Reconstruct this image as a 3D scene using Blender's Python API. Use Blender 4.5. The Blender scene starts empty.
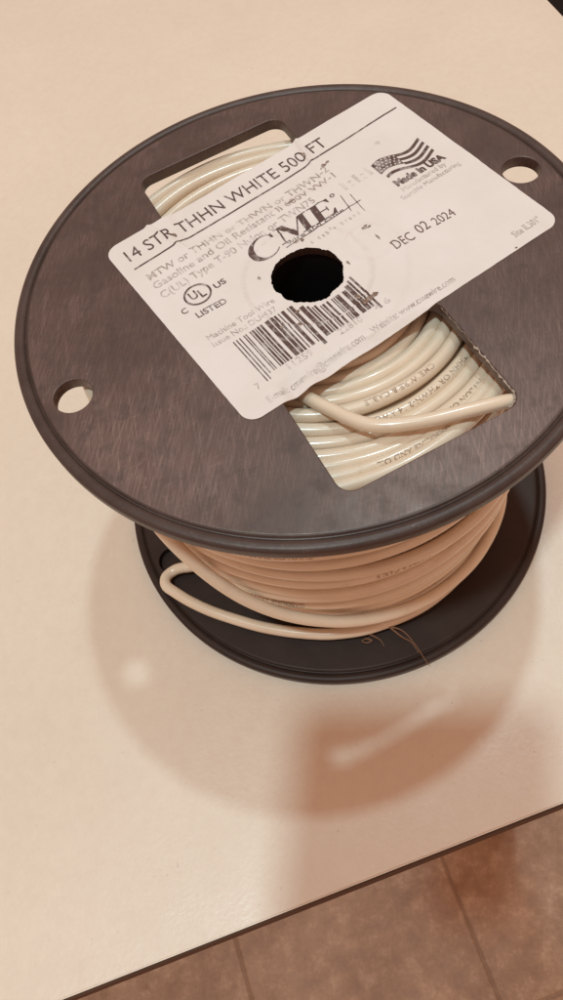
import bpy, bmesh, math, random
from mathutils import Vector, Matrix, noise

random.seed(7)
MM = 0.001
sc = bpy.context.scene
C = sc.collection

# ------------------------------------------------------------------ camera
cam = bpy.data.objects.new('camera', bpy.data.cameras.new('camera'))
C.objects.link(cam)
CAM = Vector((-0.00245, -0.15490, 0.27852))
cam.location = CAM
_a, _b, _c = 0.50169, 0.12823, -0.27352
RC = Matrix.Rotation(_b, 3, 'Z') @ Matrix.Rotation(_a, 3, 'X') @ Matrix.Rotation(_c, 3, 'Z')
cam.rotation_euler = RC.to_euler()
cam.data.sensor_fit = 'VERTICAL'
cam.data.sensor_height = 36.0
cam.data.lens = 36.0 * 0.780
cam.data.clip_start = 0.004
cam.data.clip_end = 50
sc.camera = cam

# ------------------------------------------------------------------ light
w = bpy.data.worlds.new('World'); sc.world = w; w.use_nodes = True
bg = w.node_tree.nodes['Background']
bg.inputs[0].default_value = (1.0, 0.615, 0.455, 1)
bg.inputs[1].default_value = 0.62

def ceiling_lamp(name, loc, energy, radius, col):
    l = bpy.data.lights.new(name, 'AREA'); l.shape = 'DISK'; l.size = radius * 2
    l.energy = energy; l.color = col
    o = bpy.data.objects.new(name, l); C.objects.link(o); o.location = loc
    o.rotation_euler = (Vector((0, 0, 0.05)) - Vector(loc)).to_track_quat('-Z', 'Y').to_euler()
    return o
LA = Vector((0.131, 0.309, 1.0)) * 2.4
LB = Vector((-0.14, -0.20, 1.0)) * 2.4
ceiling_lamp('ceiling_lamp', LA, 15.0, 0.060, (0.64, 0.90, 1.0))
ceiling_lamp('ceiling_lamp', LB, 26.0, 0.075, (0.66, 0.92, 1.0))

vs = sc.view_settings
vs.view_transform = 'Standard'; vs.look = 'None'; vs.exposure = 0.0; vs.gamma = 1.0

# ------------------------------------------------------------------ helpers
def obj(name, bm_or_mesh, mat, parent=None, smooth=None):
    if isinstance(bm_or_mesh, bmesh.types.BMesh):
        me = bpy.data.meshes.new(name); bm_or_mesh.to_mesh(me); bm_or_mesh.free()
    else:
        me = bm_or_mesh; me.name = name
    o = bpy.data.objects.new(name, me); C.objects.link(o)
    if mat: me.materials.clear(); me.materials.append(mat)
    if parent: o.parent = parent
    if smooth is not None:
        me.polygons.foreach_set('use_smooth', [True] * len(me.polygons))
        if smooth > 0: me.set_sharp_from_angle(angle=math.radians(smooth))
    return o

def thing(name, label, cat, loc=(0, 0, 0)):
    o = bpy.data.objects.new(name, None); C.objects.link(o)
    o.location = loc; o.empty_display_size = 0.02
    o['label'] = label; o['category'] = cat
    return o

def mesh_from(verts, faces, name='m'):
    me = bpy.data.meshes.new(name); me.from_pydata(verts, [], faces); me.update(); return me

def lathe(profile, n=192, center=(0, 0), close=True):
    """profile: list of (r,z) in metres, closed loop"""
    V, F = [], []
    m = len(profile)
    for i in range(n):
        a = 2 * math.pi * i / n
        for r, z in profile:
            V.append((center[0] + r * math.cos(a), center[1] + r * math.sin(a), z))
    for i in range(n):
        j = (i + 1) % n
        for k in range(m if close else m - 1):
            l = (k + 1) % m
            F.append((i * m + k, j * m + k, j * m + l, i * m + l))
    return V, F

def tube(path, rad, sides=10, closed=False, caps=True):
    """path: list of Vectors; rad: number or list"""
    V, F = [], []
    n = len(path)
    up = Vector((0, 0, 1))
    for i in range(n):
        p = path[i]
        if closed: t = path[(i + 1) % n] - path[i - 1]
        else: t = path[min(i + 1, n - 1)] - path[max(i - 1, 0)]
        t.normalize()
        s = t.cross(up)
        if s.length < 1e-4: s = t.cross(Vector((1, 0, 0)))
        s.normalize(); u = s.cross(t)
        r = rad[i] if isinstance(rad, (list, tuple)) else rad
        for k in range(sides):
            a = 2 * math.pi * k / sides
            q = p + (s * math.cos(a) + u * math.sin(a)) * r
            V.append(q[:])
    for i in range(n if closed else n - 1):
        j = (i + 1) % n
        for k in range(sides):
            l = (k + 1) % sides
            F.append((i * sides + k, i * sides + l, j * sides + l, j * sides + k))
    if caps and not closed:
        F.append(tuple(range(sides))[::-1]); F.append(tuple((n - 1) * sides + k for k in range(sides)))
    return V, F

def merge(parts):
    V, F = [], []
    for v, f in parts:
        o = len(V); V += v; F += [tuple(i + o for i in q) for q in f]
    return V, F

def catmull(pts, per=10):
    pts = [Vector(p) for p in pts]
    P = [pts[0] * 2 - pts[1]] + pts + [pts[-1] * 2 - pts[-2]]
    out = []
    for i in range(1, len(P) - 2):
        a, b, c, d = P[i - 1], P[i], P[i + 1], P[i + 2]
        for k in range(per):
            t = k / per
            out.append(0.5 * ((2 * b) + (c - a) * t + (2 * a - 5 * b + 4 * c - d) * t * t + (3 * b - a - 3 * c + d) * t ** 3))
    out.append(pts[-1]); return out

def curve_plate(loops, half, bevel, z, res=2):
    """filled 2-D curve with holes, extruded: returns a mesh"""
    cu = bpy.data.curves.new('tmp', 'CURVE'); cu.dimensions = '2D'; cu.fill_mode = 'BOTH'
    cu.extrude = half - bevel; cu.bevel_depth = bevel; cu.bevel_resolution = res; cu.offset = -bevel
    for lp in loops:
        s = cu.splines.new('POLY'); s.points.add(len(lp) - 1)
        for p, q in zip(s.points, lp): p.co = (q[0], q[1], 0, 1)
        s.use_cyclic_u = True
    o = bpy.data.objects.new('tmp', cu); C.objects.link(o)
    dg = bpy.context.evaluated_depsgraph_get()
    me = bpy.data.meshes.new_from_object(o.evaluated_get(dg))
    me.transform(Matrix.Translation((0, 0, z)))
    bpy.data.objects.remove(o); bpy.data.curves.remove(cu)
    return me

def circle(cx, cy, r, n=64):
    return [(cx + r * math.cos(2 * math.pi * i / n), cy + r * math.sin(2 * math.pi * i / n)) for i in range(n)]

def rrect(x0, x1, y0, y1, r, rot=0, n=8):
    out = []
    for cx, cy, a0 in ((x1 - r, y1 - r, 0), (x0 + r, y1 - r, 90), (x0 + r, y0 + r, 180), (x1 - r, y0 + r, 270)):
        for i in range(n + 1):
            a = math.radians(a0 + 90 * i / n)
            out.append((cx + r * math.cos(a), cy + r * math.sin(a)))
    c, s = math.cos(rot), math.sin(rot)
    return [(x * c - y * s, x * s + y * c) for x, y in out]

def add_me(bm, me):
    bm.from_mesh(me); bpy.data.meshes.remove(me)

# ------------------------------------------------------------------ materials
class NT:
    def __init__(s, name):
        s.m = bpy.data.materials.new(name); s.m.use_nodes = True
        s.t = s.m.node_tree; s.b = s.t.nodes['Principled BSDF']
        s.tc = s.t.nodes.new('ShaderNodeTexCoord')
    def n(s, typ, **kw):
        nd = s.t.nodes.new(typ)
        for k, v in kw.items():
            if k in nd.inputs: nd.inputs[k].default_value = v
            else: setattr(nd, k, v)
        return nd
    def l(s, a, b): s.t.links.new(a, b)
    def mapped(s, scale=(1, 1, 1), rot=(0, 0, 0), loc=(0, 0, 0)):
        src = s.tc.outputs['Object']
        if any(rot):
            m0 = s.n('ShaderNodeMapping'); m0.inputs['Rotation'].default_value = rot; s.l(src, m0.inputs[0]); src = m0.outputs[0]
        mp = s.n('ShaderNodeMapping'); mp.inputs['Scale'].default_value = scale
        mp.inputs['Location'].default_value = loc
        s.l(src, mp.inputs[0]); return mp.outputs[0]
    def noise(s, vec, scale, detail=4, rough=0.55):
        nd = s.n('ShaderNodeTexNoise'); nd.inputs['Scale'].default_value = scale
        nd.inputs['Detail'].default_value = detail; nd.inputs['Roughness'].default_value = rough
        s.l(vec, nd.inputs['Vector']); return nd.outputs['Fac']
    def ramp(s, fac, stops):
        r = s.n('ShaderNodeValToRGB'); e = r.color_ramp.elements
        e[0].position, e[0].color = stops[0][0], (*stops[0][1], 1)
        e[1].position, e[1].color = stops[-1][0], (*stops[-1][1], 1)
        for p, c in stops[1:-1]:
            q = e.new(p); q.color = (*c, 1)
        s.l(fac, r.inputs[0]); return r.outputs['Color']
    def mix(s, fac, a, b, mode='MIX'):
        x = s.n('ShaderNodeMix', data_type='RGBA', blend_type=mode)
        for sock, v in ((0, fac), (6, a), (7, b)):
            if hasattr(v, 'node'): s.l(v, x.inputs[sock])
            else: x.inputs[sock].default_value = v if sock == 0 else (*v, 1)
        return x.outputs[2]
    def math(s, op, a, b=0.0):
        x = s.n('ShaderNodeMath', operation=op)
        for i, v in ((0, a), (1, b)):
            if hasattr(v, 'node'): s.l(v, x.inputs[i])
            else: x.inputs[i].default_value = v
        return x.outputs[0]
    def bump(s, h, strength, dist):
        x = s.n('ShaderNodeBump'); x.inputs['Strength'].default_value = strength; x.inputs['Distance'].default_value = dist
        s.l(h, x.inputs['Height']); s.l(x.outputs[0], s.b.inputs['Normal'])
    def set(s, **kw):
        for k, v in kw.items():
            k = k.replace('_', ' ')
            i = s.b.inputs[k]
            if hasattr(v, 'node'): s.l(v, i)
            else: i.default_value = (*v, 1) if isinstance(v, tuple) and len(v) == 3 else v
        return s.m

def grey(v): return (v, v, v)

H = 0.11854                                        # height of the spool
def mat_plastic():
    t = NT('worn_black_plastic')
    big = t.noise(t.mapped(), 75, 8, 0.7)
    mid = t.noise(t.mapped(loc=(.3, .1, 0)), 160, 5, 0.6)
    # scuff streaks in two directions
    s1 = t.noise(t.mapped((2500, 125, 125), (0, 0, math.radians(16))), 1.0, 1, 0.4)
    s2 = t.noise(t.mapped((2100, 95, 95), (0, 0, math.radians(-4)), (5, 3, 0)), 1.0, 1, 0.4)
    s3 = t.noise(t.mapped((2600, 160, 160), (0, 0, math.radians(68)), (9, 1, 0)), 1.0, 2, 0.5)
    base = t.ramp(big, [(0.30, (0.033, 0.021, 0.019)), (0.70, (0.068, 0.043, 0.037))])
    m1 = t.ramp(s1, [(0.50, grey(0)), (0.80, grey(0.40))])
    m2 = t.ramp(s2, [(0.52, grey(0)), (0.80, grey(0.42))])
    m3 = t.ramp(s3, [(0.62, grey(0)), (0.82, grey(0.8))])
    scuff_sheen = t.ramp(t.noise(t.mapped(loc=(1, 2, 0)), 45, 3), [(0.35, grey(0.10)), (0.65, grey(0.6))])
    # sheen along the front painted into the colour: two broad pale areas by the rim
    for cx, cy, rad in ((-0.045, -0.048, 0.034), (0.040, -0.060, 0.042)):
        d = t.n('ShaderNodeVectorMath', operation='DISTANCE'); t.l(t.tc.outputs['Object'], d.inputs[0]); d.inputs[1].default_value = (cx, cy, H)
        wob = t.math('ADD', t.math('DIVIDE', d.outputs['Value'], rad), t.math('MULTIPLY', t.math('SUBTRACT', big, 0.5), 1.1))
        scuff_sheen = t.math('ADD', scuff_sheen, t.ramp(wob, [(0.15, grey(0.9)), (1.15, grey(0))]))
    grain = t.noise(t.mapped(loc=(8, 8, 2)), 1300, 3, 0.6)
    c = t.mix(t.math('MULTIPLY', m1, scuff_sheen), base, (0.25, 0.16, 0.135))
    c = t.mix(t.math('MULTIPLY', m2, scuff_sheen), c, (0.26, 0.165, 0.14))
    c = t.mix(t.math('MULTIPLY', m3, scuff_sheen), c, (0.22, 0.145, 0.125))
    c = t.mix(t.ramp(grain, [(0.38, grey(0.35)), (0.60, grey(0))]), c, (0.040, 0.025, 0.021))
    c = t.mix(t.math('MULTIPLY', t.math('MULTIPLY', scuff_sheen, 0.30), t.math('ADD', t.math('MULTIPLY', s1, 0.7), t.math('MULTIPLY', mid, 0.3))), c, (0.40, 0.25, 0.21))
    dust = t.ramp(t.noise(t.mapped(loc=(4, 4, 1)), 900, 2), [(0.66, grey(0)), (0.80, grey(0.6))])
    c = t.mix(t.math('MULTIPLY', dust, scuff_sheen), c, (0.22, 0.17, 0.14))
    c = t.mix(t.ramp(mid, [(0.50, grey(0)), (0.70, grey(0.65))]), c, (0.030, 0.020, 0.018))
    rg = t.ramp(mid, [(0.3, grey(0.34)), (0.7, grey(0.48))])
    t.bump(t.math('ADD', t.math('MULTIPLY', s1, 0.5), t.math('ADD', mid, t.math('MULTIPLY', s3, 0.4))), 0.12, 0.0001)
    return t.set(Base_Color=c, Roughness=rg, Specular_IOR_Level=0.75, Specular_Tint=(1.0, 0.78, 0.68))

def mat_plastic_clean():
    t = NT('black_plastic')
    big = t.noise(t.mapped(), 40, 5, 0.6)
    c = t.ramp(big, [(0.3, (0.020, 0.0115, 0.0095)), (0.75, (0.042, 0.025, 0.020))])
    t.bump(t.noise(t.mapped(), 500, 3), 0.15, 0.0002)
    return t.set(Base_Color=c, Roughness=0.46, Specular_IOR_Level=0.32, Specular_Tint=(1.0, 0.82, 0.74))

def mat_rim():
    t = NT('rim_plastic')
    big = t.noise(t.mapped(), 60, 6, 0.65)
    c = t.ramp(big, [(0.3, (0.034, 0.021, 0.018)), (0.75, (0.078, 0.049, 0.041))])
    nick = t.ramp(t.noise(t.mapped(loc=(2, 5, 1)), 520, 4, 0.7), [(0.64, grey(0)), (0.78, grey(0.7))])
    c = t.mix(nick, c, (0.20, 0.13, 0.11))
    t.bump(t.noise(t.mapped(), 420, 4), 0.3, 0.0003)
    return t.set(Base_Color=c, Roughness=0.42, Specular_IOR_Level=0.5, Specular_Tint=(1.0, 0.82, 0.74))

def mat_wire():
    t = NT('cream_wire_insulation')
    f = t.noise(t.mapped(), 60, 4)
    c = t.ramp(f, [(0.3, (0.72, 0.565, 0.41)), (0.7, (0.79, 0.645, 0.485))])
    d = t.ramp(t.noise(t.mapped(loc=(2, 0, 0)), 220, 4), [(0.62, grey(0)), (0.8, grey(0.35))])
    c = t.mix(d, c, (0.50, 0.36, 0.23))
    t.bump(t.noise(t.mapped(), 900, 2), 0.10, 0.0002)
    return t.set(Base_Color=c, Roughness=0.26, Specular_IOR_Level=0.5, Coat_Weight=0.25, Coat_Roughness=0.12)

def mat_label():
    t = NT('label_paper')
    f = t.noise(t.mapped(), 70, 5)
    c = t.ramp(f, [(0.3, (0.73, 0.64, 0.58)), (0.7, (0.775, 0.69, 0.635))])
    sp = t.ramp(t.noise(t.mapped(loc=(3, 1, 0)), 420, 4, 0.7), [(0.68, grey(0)), (0.80, grey(0.5))])
    c = t.mix(sp, c, (0.55, 0.42, 0.35))
    t.bump(t.noise(t.mapped(), 350, 4), 0.12, 0.0003)
    return t.set(Base_Color=c, Roughness=0.5, Specular_IOR_Level=0.3)

def mat_ink(name, col, fade, lo=0.42, hi=0.62, scale=420):
    """print that has rubbed off in places down to the paper"""
    t = NT(name)
    f = t.noise(t.mapped(), scale, 4, 0.65)
    g = t.noise(t.mapped(loc=(7, 3, 0)), 70, 3)
    m = t.ramp(t.math('ADD', t.math('MULTIPLY', f, 0.65), t.math('MULTIPLY', g, 0.35)), [(lo, grey(0)), (hi, grey(fade))])
    c = t.mix(m, col, (0.76, 0.675, 0.62))
    return t.set(Base_Color=c, Roughness=0.55, Specular_IOR_Level=0.2)

def mat_table():
    t = NT('cream_laminate')
    f = t.noise(t.mapped(), 9, 5, 0.6)
    c = t.ramp(f, [(0.3, (0.740, 0.612, 0.482)), (0.7, (0.795, 0.664, 0.532))])
    sp = t.noise(t.mapped(loc=(1, 1, 0)), 260, 6, 0.75)
    c = t.mix(t.ramp(sp, [(0.35, grey(0.22)), (0.62, grey(0))]), c, (0.66, 0.49, 0.385))
    sm = t.ramp(t.noise(t.mapped(loc=(5, 2, 0)), 34, 5, 0.7), [(0.60, grey(0)), (0.78, grey(0.22))])
    c = t.mix(sm, c, (0.64, 0.47, 0.36))
    fleck = t.ramp(t.noise(t.mapped(loc=(9, 4, 0)), 480, 2, 0.5), [(0.735, grey(0)), (0.765, grey(0.28))])
    c = t.mix(fleck, c, (0.36, 0.24, 0.17))
    hair = t.ramp(t.noise(t.mapped((900, 14, 14), (0, 0, math.radians(35)), (3, 7, 0)), 1.0, 1, 0.4), [(0.74, grey(0)), (0.82, grey(0.16))])
    c = t.mix(hair, c, (0.52, 0.39, 0.30))
    rg = t.ramp(t.noise(t.mapped(), 50, 3), [(0.3, grey(0.32)), (0.7, grey(0.46))])
    t.bump(t.noise(t.mapped(), 620, 3, 0.6), 0.22, 0.0004)
    return t.set(Base_Color=c, Roughness=rg, Specular_IOR_Level=0.4)

def mat_edge():
    t = NT('brown_edge_band')
    f = t.noise(t.mapped((6, 6, 300)), 4, 4)
    c = t.ramp(f, [(0.3, (0.075, 0.038, 0.024)), (0.7, (0.12, 0.064, 0.04))])
    return t.set(Base_Color=c, Roughness=0.6, Specular_IOR_Level=0.15)

def mat_floor(size, rot, off):
    t = NT('brown_floor_tile')
    v = t.mapped((1 / size,) * 3, (0, 0, 0), (0, 0, 0))
    mp = t.n('ShaderNodeMapping'); mp.vector_type = 'TEXTURE'
    mp.inputs['Rotation'].default_value = (0, 0, rot); mp.inputs['Location'].default_value = (off[0], off[1], 0)
    mp.inputs['Scale'].default_value = (size, size, size)
    t.l(t.tc.outputs['Object'], mp.inputs[0])
    br = t.n('ShaderNodeTexBrick'); br.offset = 0.0; br.squash = 1.0
    br.inputs['Scale'].default_value = 1.0; br.inputs['Brick Width'].default_value = 1.0; br.inputs['Row Height'].default_value = 1.0
    br.inputs['Mortar Size'].default_value = 0.014; br.inputs['Mortar Smooth'].default_value = 0.9
    br.inputs['Color1'].default_value = (0.25, 0.25, 0.25, 1); br.inputs['Color2'].default_value = (0.75, 0.75, 0.75, 1)
    t.l(mp.outputs[0], br.inputs['Vector'])
    f = t.noise(t.mapped(), 9, 6, 0.65)
    f2 = t.noise(t.mapped(), 42, 8, 0.75)
    c = t.ramp(f, [(0.30, (0.25, 0.136, 0.078)), (0.50, (0.40, 0.232, 0.142)), (0.72, (0.60, 0.385, 0.258))])
    c2 = t.ramp(f2, [(0.36, (0.22, 0.115, 0.064)), (0.52, (0.41, 0.243, 0.150)), (0.68, (0.76, 0.53, 0.385))])
    c = t.mix(0.45, c, c2)
    c = t.mix(t.math('MULTIPLY', br.outputs['Color'], 0.25), c, (0.46, 0.28, 0.18))
    c = t.mix(t.math('MULTIPLY', br.outputs['Fac'], 0.60), c, (0.24, 0.135, 0.083))
    h = t.math('SUBTRACT', t.math('MULTIPLY', f2, 0.4), br.outputs['Fac'])
    t.bump(h, 0.5, 0.003)
    rg = t.ramp(f2, [(0.3, grey(0.42)), (0.7, grey(0.58))])
    return t.set(Base_Color=c, Roughness=rg, Specular_IOR_Level=0.3)

def mat_plain(name, col, rough=0.5, spec=0.5, metal=0.0, scale=60, var=0.2):
    t = NT(name)
    f = t.noise(t.mapped(), scale, 4)
    c = t.ramp(f, [(0.3, tuple(x * (1 - var) for x in col)), (0.7, tuple(x * (1 + var) for x in col))])
    return t.set(Base_Color=c, Roughness=rough, Specular_IOR_Level=spec, Metallic=metal)

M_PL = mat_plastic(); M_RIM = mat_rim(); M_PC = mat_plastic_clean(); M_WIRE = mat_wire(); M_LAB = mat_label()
M_INK = mat_ink('brown_black_ink', (0.105, 0.060, 0.048), 0.7, 0.50, 0.72)
M_INKF = mat_ink('faded_ink', (0.33, 0.235, 0.20), 0.85, 0.40, 0.60)
M_INKL = mat_ink('very_faded_ink', (0.52, 0.42, 0.37), 0.9, 0.36, 0.56)
M_WINK = mat_ink('wire_print_ink', (0.34, 0.20, 0.115), 0.75, 0.46, 0.68)
M_TAB = mat_table(); M_EDGE = mat_edge()

# ------------------------------------------------------------------ setting: floor
TA = math.radians(12.5)                       # table and tile direction
E1 = Vector((math.cos(TA), math.sin(TA), 0)); E2 = Vector((-math.sin(TA), math.cos(TA), 0))
FLOOR_Z = -0.91
M_FLOOR = mat_floor(0.300, TA, tuple((E1 * 0.047 + E2 * (-0.30))[:2]))
bm = bmesh.new()
for x, y in ((-4, -4), (4, -4), (4, 4), (-4, 4)): bm.verts.new((x, y, FLOOR_Z))
bm.faces.new(bm.verts)
fl = obj('floor', bm, M_FLOOR); fl['kind'] = 'structure'
fl['label'] = 'brown mottled ceramic tile floor'

# ------------------------------------------------------------------ table
def box_verts(a0, a1, b0, b1, z0, z1, bev=0.0, seg=2):
    bm = bmesh.new()
    for a in (a0, a1):
        for b in (b0, b1):
            for z in (z0, z1):
                p = E1 * a + E2 * b; bm.verts.new((p.x, p.y, z))
    bmesh.ops.convex_hull(bm, input=bm.verts)
    bmesh.ops.dissolve_limit(bm, angle_limit=0.01, verts=bm.verts, edges=bm.edges)
    if bev: bmesh.ops.bevel(bm, geom=bm.edges[:], offset=bev, segments=seg, affect='EDGES')
    return bm

tab = thing('table', 'cream laminate table with a dark brown edge standing on the tile floor', 'table',
            tuple((E1 * (-0.45) + E2 * 0.25)[:2]) + (FLOOR_Z,))
tinv = Matrix.Translation(-Vector(tab.location))
def tpart(name, bm, m, sm=None):
    bm.transform(tinv); return obj(name, bm, m, tab, sm)
A0, A1, B0, B1 = -1.15, 0.2250, -0.1393, 0.66
tpart('table_top', box_verts(A0, A1, B0, B1, -0.024, 0.0, 0.0005), M_TAB, 30)
tpart('apron', box_verts(A0 + 0.05, A1 - 0.05, B0 + 0.05, B1 - 0.05, -0.060, -0.0241, 0.002), M_EDGE, 30)
bm = bmesh.new()
th_ = 0.0007
for args in ((A0 - th_, A1 + th_, B0 - th_, B0 - 0.00005), (A0 - th_, A1 + th_, B1 + 0.00005, B1 + th_),
             (A0 - th_, A0 - 0.00005, B0, B1), (A1 + 0.00005, A1 + th_, B0, B1)):
    b2 = box_verts(*args, -0.0242, -0.0007, 0.0003, 1); me = bpy.data.meshes.new('t'); b2.to_mesh(me); b2.free(); add_me(bm, me)
tpart('edge_band', bm, M_EDGE, 30)
for a in (A0 + 0.08, A1 - 0.08):
    for b in (B0 + 0.08, B1 - 0.08):
        tpart('leg', box_verts(a - 0.022, a + 0.022, b - 0.022, b + 0.022, FLOOR_Z, -0.0602, 0.003), M_EDGE, 30)

# ------------------------------------------------------------------ spool
H = 0.11854; RF = 0.0825; PT = 0.0036           # height, flange radius, plate thickness
WA = math.radians(21.0)                          # direction of the two small holes
wc, ws = math.cos(WA), math.sin(WA)
def uv(u, v): return (u * wc - v * ws, u * ws + v * wc)
HOLE = (0.0013, 0.0); HR = 0.0112

spool = thing('wire_spool', 'black plastic cable spool with a white printed label, standing upright on the cream table', 'spool')

def rim_profile(ztop, t):
    z = ztop
    p = [(77.8, z - 0.05), (78.5, z - 0.08), (78.95, z - 0.55), (79.2, z - 0.62)]
    for a in range(165, -1, -15):
        p.append((80.85 + 1.65 * math.cos(math.radians(a)), z - 1.0 + 1.05 * math.sin(math.radians(a))))
    p += [(82.42, z - t + 1.0), (82.1, z - t + 0.3), (81.2, z - t), (77.8, z - t + 0.4)]
    return [(r * MM, zz * MM) for r, zz in p]

def flange(ztop_mm, windows, mat, rim_t, rim_mat):
    bm = bmesh.new()
    loops = [circle(0, 0, 0.0783, 256), circle(*HOLE, HR, 64),
             circle(-0.0648 if windows else -0.0672, -0.0270 if windows else -0.0245, 0.0053, 40), circle(0.0662, 0.0254, 0.0053, 40)]
    if windows:
        for s in (-1, 1):
            y0, y1 = (0.0262, 0.0640) if s > 0 else (-0.0652, -0.0262)
            loops.append(rrect(-0.0240, 0.0252, y0, y1, 0.0042, WA))
    me = curve_plate(loops, PT / 2, 0.00035, (ztop_mm * MM) - PT / 2)
    add_me(bm, me)
    if not windows:                                # dark disc added below the lower flange's small hole, standing for its shade
        V, F = lathe([(0.0001, 0.0014), (0.0058, 0.0014), (0.0058, 0.0020), (0.0001, 0.0020)], 40, (-0.0672, -0.0245))
        add_me(bm, mesh_from(V, F))
    V, F = lathe(rim_profile(ztop_mm, rim_t), 256)
    fo_ = obj('flange', bm, mat, spool, 28)
    obj('rim', mesh_from(V, F), rim_mat, fo_, 28)
    return fo_

HT = H * 1000
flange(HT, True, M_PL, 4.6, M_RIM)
lower = flange(5.0, False, M_PC, 4.8, M_PC)
# hub: hollow tube between the flanges
V, F = lathe([(HR + 0.0001, 0.0048), (0.0235, 0.0048), (0.0235, H - PT - 0.0001), (HR + 0.0001, H - PT - 0.0001)], 96, HOLE)
obj('hub', mesh_from(V, F), mat_plain('matt_black_plastic', (0.010, 0.007, 0.0065), 0.7, 0.2), spool, 30)
# dark disc where the tube stands on the table: the tube floor
# burr: thin frayed flash along the corner of the open window
rb = random.Random(3)
pts = []
for i in range(70):
    t = i / 69
    if t < 0.72:
        q = uv(0.0249, -0.030 - (0.0610 - 0.030) * t / 0.72)
    else:
        a = math.radians(0 - 90 * (t - 0.72) / 0.28)
        q = uv(0.0210 + 0.0039 * math.cos(a), -0.0610 + 0.0039 * math.sin(a))
    pts.append(Vector((q[0] + rb.uniform(-.22, .22) * MM, q[1] + rb.uniform(-.22, .22) * MM, H + rb.uniform(-.25, .1) * MM)))
M_BURR = mat_plain('pale_plastic_burr', (0.42, 0.33, 0.27), 0.7, 0.3)
V, F = tube(pts, [rb.choice((0.08, 0.14, 0.22, 0.34)) * MM * (0.35 if i < 25 else 1) for i in range(70)], 6)
obj('burr', mesh_from(V, F), M_BURR, spool, 0)

# ------------------------------------------------------------------ label
LAng = math.radians(28.3)
lc, ls = math.cos(LAng), math.sin(LAng)
LX0, LX1, LY0, LY1 = -38.6, 64.3, -31.1, 46.9     # mm, in the label's own axes about the spool axis
def lab2w(x, y): return (x * lc - y * ls, x * ls + y * lc)         # mm
def sstep(a, b, x):
    t = min(1, max(0, (x - a) / (b - a))); return t * t * (3 - 2 * t)
hx, hy = (HOLE[0] * 1000 * lc + HOLE[1] * 1000 * ls), (-HOLE[0] * 1000 * ls + HOLE[1] * 1000 * lc)

def sag(x, y):
    """height (mm) of the paper above the flange at a label point"""
    X, Y = lab2w(x, y)
    u, v = X * wc + Y * ws, -X * ws + Y * wc
    z = 0.0
    for (v0, v1, depth) in ((26.2, 64.0, 0.85), (-65.2, -26.2, 1.5)):
        ins = sstep(-24.0, -19.5, u) * sstep(25.2, 20.7, u) * sstep(v0, v0 + 5, v) * sstep(v1, v1 - 5, v)
        z -= depth * ins
    r = math.hypot(x - hx, y - hy)
    z += 0.42 * math.exp(-((r - 17.8) / 0.42) ** 2)               # rim of the hub pressed through
    z += 0.28 * math.exp(-((math.hypot(x - 21.0, y + 2.5) - 6.6) / 0.45) ** 2)
    z += 0.24 * math.exp(-((r - 27.5) / 0.5) ** 2) * (1 if x > 0 else 0)
    if r < 12.2: z += 0.7 * ((12.2 - r) / 2.2) ** 2 * max(-0.12, 0.15 + noise.noise(Vector((x * .4, y * .4, 3))))   # torn, curled lip
    # creases where the paper runs off the edge of a window
    d1 = (x + 20.5) * 0.94 + (y - 36) * 0.25
    if y > 28: z += 0.55 * math.exp(-(d1 / 0.7) ** 2) * sstep(28, 34, y)
    d2 = (x - 29.4) * 0.95 - (y - 40) * 0.18
    if y > 33: z += 0.6 * math.exp(-(d2 / 0.6) ** 2) * sstep(33, 38, y)
    # curled lower edge beside the open window
    e = sstep(-23.5, -31.0, y)
    z += 1.15 * e * math.exp(-((x + 19.0) / 3.2) ** 2)
    z += 0.5 * e * math.exp(-((x + 8.0) / 5.5) ** 2)
    z += 0.16 * noise.noise(Vector((x * .10, y * .10, 0))) + 0.05 * noise.noise(Vector((x * .5, y * .5, 5)))
    return z

def boundary(ang):
    """distance from the hole centre to the rounded label edge along ang"""
    dx, dy = math.cos(ang), math.sin(ang)
    R = 4.2
    lo, hi = 5.0, 120.0
    def inside(x, y):
        if not (LX0 < x < LX1 and LY0 < y < LY1): return False
        cx = min(max(x, LX0 + R), LX1 - R); cy = min(max(y, LY0 + R), LY1 - R)
        return math.hypot(x - cx, y - cy) < R
    for _ in range(34):
        m = (lo + hi) / 2
        if inside(hx + dx * m, hy + dy * m): lo = m
        else: hi = m
    return lo

def build_label():
    NA, NR = 900, 84
    V, F = [], []
    Z0 = HT + 0.22
    for i in range(NA):
        a = 2 * math.pi * i / NA
        rb_ = boundary(a) + 0.06 * noise.noise(Vector((math.cos(a) * 30, math.sin(a) * 30, 1)))
        ri = 10.0 + 0.7 * noise.noise(Vector((math.cos(a) * 2.3, math.sin(a) * 2.3, 0))) + 0.25 * noise.noise(Vector((math.cos(a) * 6, math.sin(a) * 6, 2))) + 0.22 * noise.noise(Vector((math.cos(a) * 21, math.sin(a) * 21, 4)))
        ri = max(ri, 9.2)
        for k in range(NR + 1):
            t = (k / NR)
            r = ri + (rb_ - ri) * t
            x, y = hx + math.cos(a) * r, hy + math.sin(a) * r
            z = Z0 + sag(x, y)
            X, Y = lab2w(x, y); V.append((X * MM, Y * MM, z * MM))
    n1 = NR + 1
    for i in range(NA):
        j = (i + 1) % NA
        for k in range(NR): F.append((i * n1 + k, i * n1 + k + 1, j * n1 + k + 1, j * n1 + k))
    # give the paper a little thickness: a skirt round the outer edge
    base = len(V)
    for i in range(NA):
        x, y, z = V[i * n1 + NR]; V.append((x, y, z - 0.00020))
    for i in range(NA):
        j = (i + 1) % NA
        F.append((i * n1 + NR, base + i, base + j, j * n1 + NR))
    return obj('label', mesh_from(V, F), M_LAB, spool, 40)
label = build_label()
label['label'] = 'white paper label with brown print, hole torn through its middle'

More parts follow.
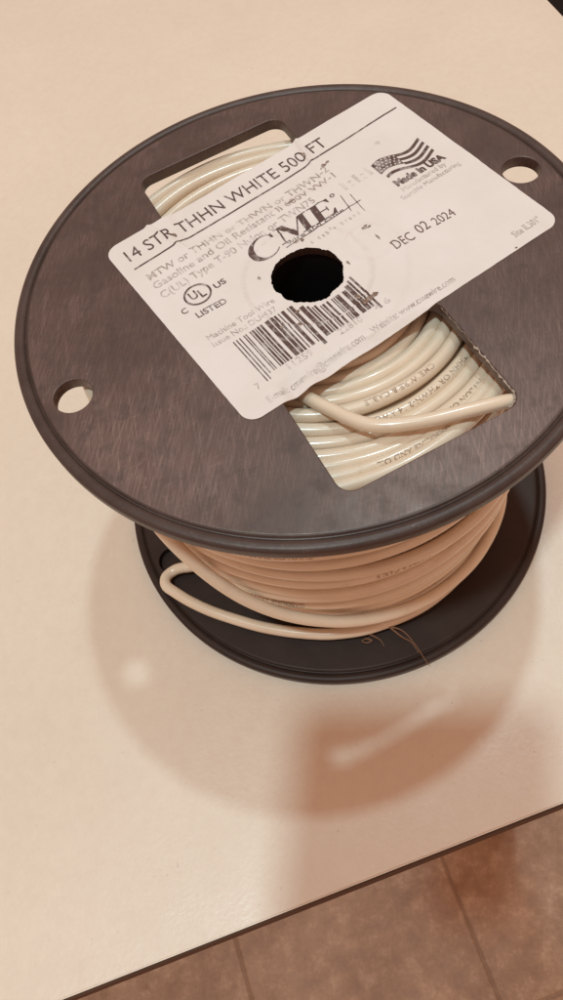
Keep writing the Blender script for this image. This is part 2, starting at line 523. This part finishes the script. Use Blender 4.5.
INKZ = 0.07
def on_label(x, y): 
    X, Y = lab2w(x, y); return (X * MM, Y * MM, (HT + 0.22 + sag(x, y) + INKZ) * MM)

_font = {}
def glyphs(s, off=0.0, space=1.0):
    """flat text as a triangulated mesh in font units, baseline at 0"""
    cu = bpy.data.curves.new('tmp', 'FONT'); cu.body = s; cu.size = 1.0; cu.resolution_u = 3
    cu.fill_mode = 'FRONT'; cu.offset = off; cu.space_character = space
    o = bpy.data.objects.new('tmp', cu); C.objects.link(o)
    dg = bpy.context.evaluated_depsgraph_get()
    me = bpy.data.meshes.new_from_object(o.evaluated_get(dg))
    bpy.data.objects.remove(o); bpy.data.curves.remove(cu)
    vs_ = [(v.co.x, v.co.y) for v in me.vertices]; fs = [tuple(p.vertices) for p in me.polygons]
    bpy.data.meshes.remove(me)
    return vs_, fs
CAPH = max(y for x, y in glyphs('H')[0])

class Ink:
    """collects flat shapes on the label and links them as one mesh"""
    def __init__(s): s.V, s.F = [], []
    def add(s, vs_, fs):
        o = len(s.V); s.V += vs_; s.F += [tuple(i + o for i in f) for f in fs]
    def text(s, body, x0, x1, y, cap, y1=None, off=0.0, space=1.0, slant=0.0):
        vs_, fs = glyphs(body, off, space)
        mn, mx = min(v[0] for v in vs_), max(v[0] for v in vs_)
        kx = (x1 - x0) / (mx - mn); ky = cap / CAPH
        sl = 0 if y1 is None else (y1 - y) / (x1 - x0)
        s.add([(x0 + (a - mn) * kx + slant * b * ky, y + b * ky + sl * (a - mn) * kx) for a, b in vs_], fs)
    def poly(s, pts): s.add(list(pts), [tuple(range(len(pts)))])
    def rect(s, x0, x1, y0, y1, n=1):
        for i in range(n):
            a, b = y0 + (y1 - y0) * i / n, y0 + (y1 - y0) * (i + 1) / n
            s.poly([(x0, a), (x1, a), (x1, b), (x0, b)])
    def line(s, pts, wd):
        for (xa, ya), (xb, yb) in zip(pts, pts[1:]):
            n = max(1, int(math.hypot(xb - xa, yb - ya) / 1.2))
            for i in range(n):
                p = [(xa + (xb - xa) * t / n, ya + (yb - ya) * t / n) for t in (i, i + 1)]
                d = Vector((xb - xa, yb - ya)).normalized(); q = (-d.y * wd / 2, d.x * wd / 2)
                s.poly([(p[0][0] - q[0], p[0][1] - q[1]), (p[1][0] - q[0], p[1][1] - q[1]),
                        (p[1][0] + q[0], p[1][1] + q[1]), (p[0][0] + q[0], p[0][1] + q[1])])
    def ring(s, cx, cy, rx, ry, wd, a0=0, a1=360, n=48):
        for i in range(n):
            t0, t1 = (math.radians(a0 + (a1 - a0) * k / n) for k in (i, i + 1))
            s.poly([(cx + rx * math.cos(t0), cy + ry * math.sin(t0)), (cx + (rx + wd) * math.cos(t0), cy + (ry + wd) * math.sin(t0)),
                    (cx + (rx + wd) * math.cos(t1), cy + (ry + wd) * math.sin(t1)), (cx + rx * math.cos(t1), cy + ry * math.sin(t1))])
    def build(s, name, m, dz=0.0):
        # keep the print off the hole
        F = [f for f in s.F if min(math.hypot(s.V[i][0] - hx, s.V[i][1] - hy) for i in f) > 10.9]
        bm = bmesh.new(); add_me(bm, mesh_from([(x, y, 0) for x, y in s.V], F))
        bmesh.ops.triangulate(bm, faces=bm.faces)
        for _ in range(4):                       # fine enough to follow the paper
            e = [q for q in bm.edges if q.calc_length() > 0.7]
            if not e: break
            bmesh.ops.subdivide_edges(bm, edges=e, cuts=1); bmesh.ops.triangulate(bm, faces=bm.faces)
        for v in bm.verts:
            a, b, c = on_label(v.co.x, v.co.y); v.co = (a, b, c + dz * MM)
        for f in bm.faces:
            f.normal_update()
            if f.normal.z < 0: f.normal_flip()
        bmesh.ops.delete(bm, geom=[v for v in bm.verts if not v.link_faces], context='VERTS')
        return obj(name, bm, m, label)

k = Ink()
k.text('14 STR THHN WHITE 500 FT', -34.4, 36.6, 37.9, 4.7)
k.build('heading', M_INK)
k = Ink()
k.line([(-35, 34.4), (-20, 35.0), (10, 35.2), (40, 36.1), (62, 36.9)], 0.55)
k.build('rule', M_INK)
k = Ink()
k.text('MTW or THHN or THWN or THWN-2', -33.6, 30.2, 27.6, 2.7, 28.6, off=0.006)
k.text('Gasoline and Oil Resistant II 600V VW-1', -34.0, 30.0, 23.6, 2.6, 25.0, off=0.006)
k.text('C(UL) Type T-90 Nylon or TWN75', -34.1, 19.5, 19.3, 2.6, 20.6, off=0.006)
k.build('specification_text', M_INKF)
k = Ink()
k.text('Machine Tool Wire', -32.1, -11.0, -1.9, 1.9, -2.6)
k.text('Issue No.: DU-437', -32.2, -12.2, -4.7, 1.9, -5.5)
k.build('issue_text', M_INKF)
k = Ink()
k.text('E-mail: cmewire@cmewire.com', -30.8, -0.2, -28.9, 2.0, -28.3, off=0.004)
k.text('Website: www.cmewire.com', 2.3, 29.5, -28.4, 2.0, -28.6, off=0.004)
k.build('contact_text', M_INKF)
k = Ink()
k.text('Site IL301"', 51.3, 60.6, -27.6, 2.2)
k.build('site_text', M_INKF)
k = Ink()
k.text('a cable brand', 8.9, 26.0, 8.0, 1.5, space=1.9)
k.build('brand_text', M_INKF)
k = Ink()
k.text('Manufactured by', 40.6, 56.3, 6.6, 1.8)
k.text('Sterable Manufacturing', 38.3, 59.4, 4.0, 1.7)
k.build('maker_text', M_INKF)
k = Ink()
k.text('I:I:I', 28.8, 38.9, 18.6, 3.6)
k.text('*', 46.9, 48.6, 26.2, 2.6)
k.build('ghost_print', M_INKL)

# brand logo: crescent C, serif M and E, the strap line and its cross lines
k = Ink()
n = 44
for i in range(n):
    def cp(t):
        a = math.radians(48 + 272 * t)
        return ((-1.6 + 5.2 * math.cos(a), 16.9 + 4.9 * math.sin(a)),
                (-0.9 + 4.1 * math.cos(a) * 0.95, 17.0 + 4.45 * math.sin(a)))
    a, b = cp(i / n), cp((i + 1) / n); k.poly([a[0], b[0], b[1], a[1]])
k.poly([(2.2, 21.2), (2.5, 18.6), (1.9, 18.7), (1.4, 20.4)])
def serif(x0, x1, y, t=0.35): k.rect(x0, x1, y, y + t)
# M
serif(3.2, 5.9, 13.8); serif(10.6, 14.6, 13.8); serif(3.2, 5.4, 20.9); serif(12.0, 14.6, 20.9)
k.rect(4.3, 4.8, 13.8, 21.2); k.rect(11.6, 13.6, 13.8, 21.2)
k.poly([(4.3, 21.2), (6.4, 21.2), (9.3, 15.6), (8.5, 14.0)]); k.poly([(8.5, 14.0), (8.9, 14.0), (12.0, 21.2), (11.5, 21.2)])
# E
serif(15.0, 22.6, 13.8); serif(15.0, 22.2, 20.9); k.rect(16.2, 18.3, 13.8, 21.2); k.rect(18.3, 20.8, 17.2, 17.6)
k.poly([(22.6, 14.1), (22.9, 16.0), (22.4, 16.0), (21.2, 14.1)]); k.poly([(22.2, 20.9), (22.4, 19.3), (22.0, 19.3), (21.0, 20.9)])
k.poly([(20.5, 16.4), (20.9, 16.4), (20.9, 18.4), (20.5, 18.4)])
k.ring(24.3, 21.0, 0.45, 0.45, 0.35, n=16)
# slightly slanted and sitting just under the third line of text
k.V = [(x - 0.9 + 0.16 * (y - 13.8) * 0.9, 13.1 + (y - 13.8) * 0.90) for x, y in k.V]
k.build('logo', M_INK)
k = Ink()
k.text('wire and cable', 3.6, 23.4, 12.1, 1.35)
k.line([(2.6, 11.6), (29.4, 12.4)], 0.28)
k.line([(26.3, 18.0), (24.7, 10.6)], 0.25); k.line([(28.6, 16.4), (27.5, 8.0)], 0.22)
k.build('strap_line', M_INK)

# certification mark
k = Ink()
k.ring(-25.9, 14.1, 3.5, 3.25, 0.62)
k.text('U', -28.2, -25.9, 13.1, 3.0, off=0.02); k.text('L', -25.5, -23.8, 12.2, 3.0, off=0.02)
k.text('C', -32.8, -31.0, 10.4, 2.0, off=0.02)
k.text('US', -20.9, -17.2, 12.3, 1.9, off=0.02)
k.text('LISTED', -30.2, -21.0, 6.7, 2.0, 6.0, off=0.015)
k.build('certification_mark', M_INK)

# barcode
k = Ink()
rr = random.Random(12259)
x = -27.6; i = 0
while x < 9.6:
    wd = rr.choice((0.33, 0.33, 0.66, 0.66, 0.99, 1.3)) if 2 < i < 60 else 0.33
    gap = rr.choice((0.33, 0.33, 0.66, 0.99))
    y0 = -23.0 if (i < 2 or -9.6 < x < -8.2 or x > 8.6) else -21.3
    k.rect(x, x + wd, y0, -6.6, 14)
    x += wd + gap; i += 1
k.build('barcode', M_INK)
k = Ink()
k.text('7', -30.9, -29.7, -23.6, 2.0); k.text('11259', -21.0, -13.2, -23.7, 2.0); k.text('22810', -4.4, 3.0, -23.4, 2.0)
k.text('4 6', 7.6, 12.4, -23.0, 2.0)
k.build('barcode_digits', M_INKF)

# date stamp
k = Ink()
k.text('DEC', 25.0, 31.5, -9.6, 3.3, -9.9); k.text('02', 33.4, 37.3, -9.4, 3.4); k.text('2024', 38.7, 45.6, -10.0, 3.0, -10.3)
k.build('date_stamp', mat_ink('stamp_ink', (0.17, 0.09, 0.07), 0.5, 0.5, 0.7, 700))

# flag emblem
k = Ink(); st = Ink()
def wav(x): return 1.3 * math.sin((x - 40) / 18 * 2 * math.pi * 1.05 + 0.4)
def band(x0, x1, y0, y1, ink):
    n = max(2, int((x1 - x0) / 0.6))
    for i in range(n):
        a, b = x0 + (x1 - x0) * i / n, x0 + (x1 - x0) * (i + 1) / n
        ink.poly([(a, y0 + wav(a)), (b, y0 + wav(b)), (b, y1 + wav(b)), (a, y1 + wav(a))])
band(40.2, 48.0, 15.9, 20.9, k)
for i, yb in enumerate((19.7, 17.5, 15.3, 13.1)):
    band(48.0 if yb > 14.8 else 40.8, 57.8, yb, yb + 1.15, k)
for r_ in range(4):
    for c_ in range(6):
        cx = 41.0 + c_ * 1.22 + (0.5 if r_ % 2 else 0); cy = 16.55 + r_ * 1.2
        if cx < 47.7: st.poly([(cx + 0.27 * math.cos(t * math.pi / 3), cy + wav(cx) + 0.27 * math.sin(t * math.pi / 3)) for t in range(6)])
k.text('Made in USA', 40.6, 58.2, 9.4, 2.5, 9.0, off=0.055)
k.build('flag_emblem', M_INK)
st.build('star', M_LAB, 0.03)

# brown tears in the paper
def blotch(cx, cy, rx, ry, seed, ink):
    q = random.Random(seed)
    ink.poly([(cx + rx * math.cos(t * 0.4488) * q.uniform(0.45, 1.15), cy + ry * math.sin(t * 0.4488) * q.uniform(0.45, 1.15)) for t in range(14)])
M_TEAR = mat_ink('torn_paper_stain', (0.20, 0.115, 0.075), 0.7, 0.48, 0.66, 900)
for group in (((23.6, 2.9, 1.2, 0.7, 1), (24.6, 2.3, 0.7, 0.4, 2)), ((8.4, -18.6, 2.2, 1.0, 3), (10.4, -18.2, 1.8, 0.8, 4), (6.6, -16.2, 0.8, 1.1, 5)),
              ((30.2, 31.6, 0.9, 0.7, 6), (31.8, 31.9, 0.9, 0.6, 7)), ((-19.0, 38.2, 0.8, 1.2, 8),), ((28.6, 39.9, 0.5, 1.4, 9),),
              ((48.8, -30.4, 0.4, 0.3, 10),), ((14.2, 26.0, 1.6, 0.5, 11),), ((-14.8, -11.0, 0.9, 0.6, 12),), ((-10.6, -13.3, 0.7, 0.9, 13),), ((6.2, 11.6, 1.3, 0.5, 14), (7.6, 10.9, 0.6, 0.7, 15)), ((-9.6, 7.4, 0.5, 0.9, 16),), ((-8.6, -9.4, 0.9, 0.6, 17),), ((12.2, -4.4, 0.4, 1.0, 18),), ((24.0, -2.2, 0.35, 1.6, 19),)):
    k = Ink()
    for bl in group: blotch(*bl, k)
    k.build('tear_mark', M_TEAR, 0.04)

# ------------------------------------------------------------------ wire
coil = thing('wire_coil', 'cream white insulated electrical wire wound round the hub of the black spool', 'wire', (0, 0, 0.0052))
def cpart(name, V, F, m, sm=0):
    me = mesh_from(V, F); me.transform(Matrix.Translation((0, 0, -0.0052))); return obj(name, me, m, coil, sm)

WR = 2.0                                           # wire radius, mm
def nz(a, s, f=1.0): return noise.noise(Vector((math.cos(a) * f, math.sin(a) * f, s * 7.31 + 0.5)))

def prof(z):                                       # radius of the pile at height z (mm)
    return 60.6 + 5.8 * sstep(6, 60, z) - 5.0 * sstep(86, 105, z)

turns = []                                          # each a function angle -> (r, z) in mm
def full_turn(r0, z0, seed, ar, az, ecc=0.0, slope=0.0):
    def f(a):
        r = r0 + ar * nz(a, seed) + ar * 0.4 * nz(a, seed + 50, 2.6) + ecc * math.cos(a)
        z = z0 + az * nz(a, seed + 20) + az * 0.4 * nz(a, seed + 70, 2.4) + slope * math.sin(a + 2.2)
        return r, z
    return f

parts = []
def ring_path(f, n=150, a0=0.0, a1=2 * math.pi):
    out = []
    for i in range(n):
        a = a0 + (a1 - a0) * i / n
        r, z = f(a); out.append(Vector((r * math.cos(a), r * math.sin(a), z)) * MM)
    return out
seed = 0
# complete layer under the loose outer turns
z = 7.4
while z < 111:
    lift = 0
    f0 = full_turn(prof(z) - 3.4, z, seed, 0.35, 0.5)
    parts.append(tube(ring_path(f0, 120), WR * MM, 8, True)); seed += 1
    z += 3.75
# loose outer turns, uneven spacing, some crossing
outs = []
zs = [9.0, 14.5, 23.5, 29.0, 38.0, 46.0, 51.0, 60.0, 68.0, 73.0, 81.0, 88.0, 92.5, 99.0, 105.0]
for i, z in enumerate(zs):
    tilt = (0.6, -1.5, 2.5, 1.0, -2.0, 3.0, -1.0, 2.0, -3.0, 1.5, 2.0, -1.5, 1.0, -1.0, 0.5)[i]
    f0 = full_turn(prof(z) + 0.1 + (i % 3) * 0.35, z, 100 + i, 0.9, 1.6, 0.0, tilt)
    def g(a, f0=f0, z=z):
        r, zz = f0(a)
        # the lowest turns lift away from the lower flange on the left side
        d = math.cos(a - math.radians(-160)); up = max(0, d) ** 2
        if z < 34: zz += up * (34 - z) * 0.45
        r += 0.6 * up * sstep(36, 55, zz) * sstep(105, 85, zz)      # the top of the pile leans to the back
        return r, max(7.2, min(112.3, zz))
    outs.append(g)
    parts.append(tube(ring_path(g, 170), WR * MM, 10, True))
# top of the pile, seen through the windows of the upper flange
tops = []
rs = [25.6, 29.4, 33.2, 37.0, 41.0, 45.0, 49.2, 53.4, 56.6, 59.8, 62.9]
rt = random.Random(21)
for i, r0 in enumerate(rs):
    zt = 111.4 - rt.uniform(0.0, 2.6)
    f0 = full_turn(r0, zt, 200 + i, 0.75, 1.2, (4.2, 4.2, 4.2, 4.2, 4.2, 4.0, 3.6, 2.6, 0.6, -1.6, -3.0)[i])
    def g(a, f0=f0, lean=0.2 * sstep(40, 62, r0)):
        r, z = f0(a); r += lean * math.sin(a - 0.17); return r, min(z, 112.4)
    tops.append(g)
    parts.append(tube(ring_path(g, 190), WR * MM, 12, True))
    f1 = full_turn(r0 + 1.5 - (1.5 if i > 8 else 0), zt - 3.6, 300 + i, 0.6, 0.8, 3.5 if i < 8 else 0)
    parts.append(tube(ring_path(f1, 130), WR * MM, 8, True))
V, F = merge(parts)
cpart('winding', V, F, M_WIRE)

# loose end across the open window, its tip caught in the window corner
path = catmull([(-17, -24, 111.4), (-6.8, -33.6, 112.9), (1.0, -41.8, 114.3), (10.1, -49.2, 115.3), (22.1, -51.2, 116.0), (34.4, -50.6, 116.5), (41.6, -50.0, 116.6), (44.6, -49.8, 116.3), (46.0, -49.8, 116.0)], 12)
nP = len(path)
V, F = tube([p * MM for p in path], [(1.85 if nP - i > 7 else 1.85 * math.sqrt(max(0.03, 1 - ((7 - (nP - i)) / 6.5) ** 2))) * MM for i in range(nP)], 14)
cpart('loose_end', V, F, M_WIRE, 50)

# starting tail: up through the hole of the lower flange, one hook to the left, then round the front
def pol(r, deg, z): a = math.radians(deg); return (r * math.cos(a), r * math.sin(a), z)
path = catmull([(-50.0, -31.0, 11.5), (-58.0, -31.2, 10.2), (-63.6, -30.6, 9.0), (-67.2, -31.6, 8.6), (-69.2, -34.0, 9.2), (-68.8, -37.4, 9.9), (-65.4, -40.8, 10.2), (-60.0, -45.2, 9.8),
                (-52.6, -50.0, 9.3), (-43.6, -54.6, 8.8), (-33.4, -59.2, 8.6), (-21.0, -63.2, 8.8), pol(66.2, -97, 9.2), pol(65.6, -84, 9.6), pol(65.2, -66, 10.2), pol(64.2, -46, 11), pol(61.5, -26, 12)], 10)
V, F = tube([p * MM for p in path], 2.1 * MM, 12)
cpart('starting_tail', V, F, M_WIRE, 50)

# slack turn hanging off the left of the pile
path = catmull([pol(63.0, 170, 102), pol(65.2, -172, 100), pol(68.6, -155, 93), pol(71.4, -140, 79), pol(72.2, -130, 65), pol(71.8, -121, 51.5), pol(70.6, -112, 41), pol(69.2, -102, 33), pol(68.0, -90, 26.5), pol(67.4, -76, 23.0), pol(67.0, -62, 21), pol(66.6, -46, 20), pol(65.5, -28, 20), pol(63.5, -8, 21)], 10)
V, F = tube([p * MM for p in path], 2.15 * MM, 12)
cpart('slack_turn', V, F, M_WIRE, 50)

# small print running along the insulation
def wire_print(f, text, a_start, cap, phi0, rad=WR):
    vs_, fs = glyphs(text, 0.012)
    kk = cap / CAPH
    out = []
    for x_, y_ in vs_:
        r0, _z = f(math.radians(a_start))
        a = math.radians(a_start) - x_ * kk * 1.15 / r0
        r, z = f(a)
        phi = math.radians(phi0) - (y_ * kk - cap / 2) / rad
        rr_ = r + (rad + 0.03) * math.cos(phi); zz = z + (rad + 0.03) * math.sin(phi)
        out.append((rr_ * math.cos(a) * MM, rr_ * math.sin(a) * MM, zz * MM))
    return out, fs
pp = []
pp.append(wire_print(tops[4], 'CME WIRE & CABLE', -48, 1.45, 78))
pp.append(wire_print(tops[5], 'THHN OR THWN-2 14 AWG TYPE', -38, 1.45, 72))
pp.append(wire_print(tops[7], 'NYLON OR TWN75', -44, 1.45, 62))
pp.append(wire_print(tops[9], 'GASOLINE AND OIL', -60, 1.35, 60))
pp.append(wire_print(outs[10], 'THHN OR THWN-2 600V', -98, 1.4, 42))
pp.append(wire_print(outs[7], 'CME WIRE & CABLE', -66, 1.4, 40))
pp.append(wire_print(outs[4], 'GASOLINE AND OIL RES', -104, 1.4, 42))
for V, F in pp: cpart('wire_print', V, F, M_WINK)

# ------------------------------------------------------------------ stray fibre
M_FIB = mat_plain('brown_fibre', (0.20, 0.10, 0.055), 0.6, 0.3)
fp = []
for pts in ([pol(64.5, -86, 10.2), pol(67.5, -80, 9.9), pol(70.5, -77, 8.9), pol(76, -75.5, 7.6), pol(80.5, -75, 7.0), pol(84.0, -74.6, 6.2)],
            [pol(65.0, -90, 9.4), pol(68.2, -86, 8.0), pol(70.0, -84, 6.4), pol(72.4, -83.5, 5.6)],
            [pol(68.0, -88.5, 6.0), pol(69.0, -86.5, 5.8), pol(69.6, -88.0, 5.7), pol(68.8, -89.4, 6.4), pol(68.3, -87, 7.0)],
            [pol(67.0, -80.6, 9.9), pol(71.5, -78.3, 9.0), pol(74.8, -76.2, 8.0), pol(79.0, -75.6, 7.0)]):
    pa = catmull([Vector(p) * MM for p in pts], 8)
    fp.append(tube(pa, [0.42 * MM * (1 - 0.75 * i / len(pa)) for i in range(len(pa))], 6))
V, F = merge(fp)
fo = obj('stray_fibre', mesh_from(V, F), M_FIB, None, 0)
fo['label'] = 'thin brown stray fibre poking out from under the wire at the lower flange'; fo['category'] = 'fibre'

# ------------------------------------------------------------------ dark mat on the floor beyond the far end of the table
def box_at(cx, cy, hx_, hy_, z0, z1, rot, bev):
    bm = bmesh.new()
    for a in (-hx_, hx_):
        for b in (-hy_, hy_):
            for z in (z0, z1):
                bm.verts.new((cx + a * math.cos(rot) - b * math.sin(rot), cy + a * math.sin(rot) + b * math.cos(rot), z))
    bmesh.ops.convex_hull(bm, input=bm.verts)
    bmesh.ops.dissolve_limit(bm, angle_limit=0.01, verts=bm.verts, edges=bm.edges)
    bmesh.ops.bevel(bm, geom=bm.edges[:], offset=bev, segments=2, affect='EDGES')
    return bm
M_MAT = mat_plain('black_rubber', (0.012, 0.010, 0.010), 0.8, 0.2, scale=300)
mo = obj('floor_mat', box_at(0.75, 1.15, 0.35, 0.60, FLOOR_Z + 0.0005, FLOOR_Z + 0.009, TA, 0.003), M_MAT, None, 30)
mo['label'] = 'dark mat on the floor past the right end of the table'; mo['category'] = 'mat'

# ------------------------------------------------------------------ the phone that takes the picture (its shadow falls on the table)
M_PH = mat_plain('dark_phone_shell', (0.02, 0.02, 0.022), 0.35)
M_GL = mat_plain('black_phone_glass', (0.008, 0.008, 0.009), 0.08)
ph = thing('phone', 'dark phone held above the table, throwing the straight edged shadow in front of the spool', 'phone', CAM)
ph.rotation_euler = cam.rotation_euler
X0, X1, Y1 = -66.0, 14.0, 16.8; Y0 = Y1 - 160.0
def slab(lp, zc, half, bev, mat, name):
    me = curve_plate([[(x * MM, y * MM) for x, y in lp]], half * MM, bev * MM, zc * MM)
    return obj(name, me, mat, ph, 30)
slab(rrect(X0, X1, Y0, Y1, 6.0), 8.4, 3.6, 1.0, M_PH, 'body')
slab(rrect(X0 + 2, X1 - 2, Y0 + 2, Y1 - 2, 5), 12.15, 0.12, 0.05, M_GL, 'screen')
slab(rrect(-11, 11, -13, 13, 6), 4.3, 0.7, 0.3, M_GL, 'camera_bump')
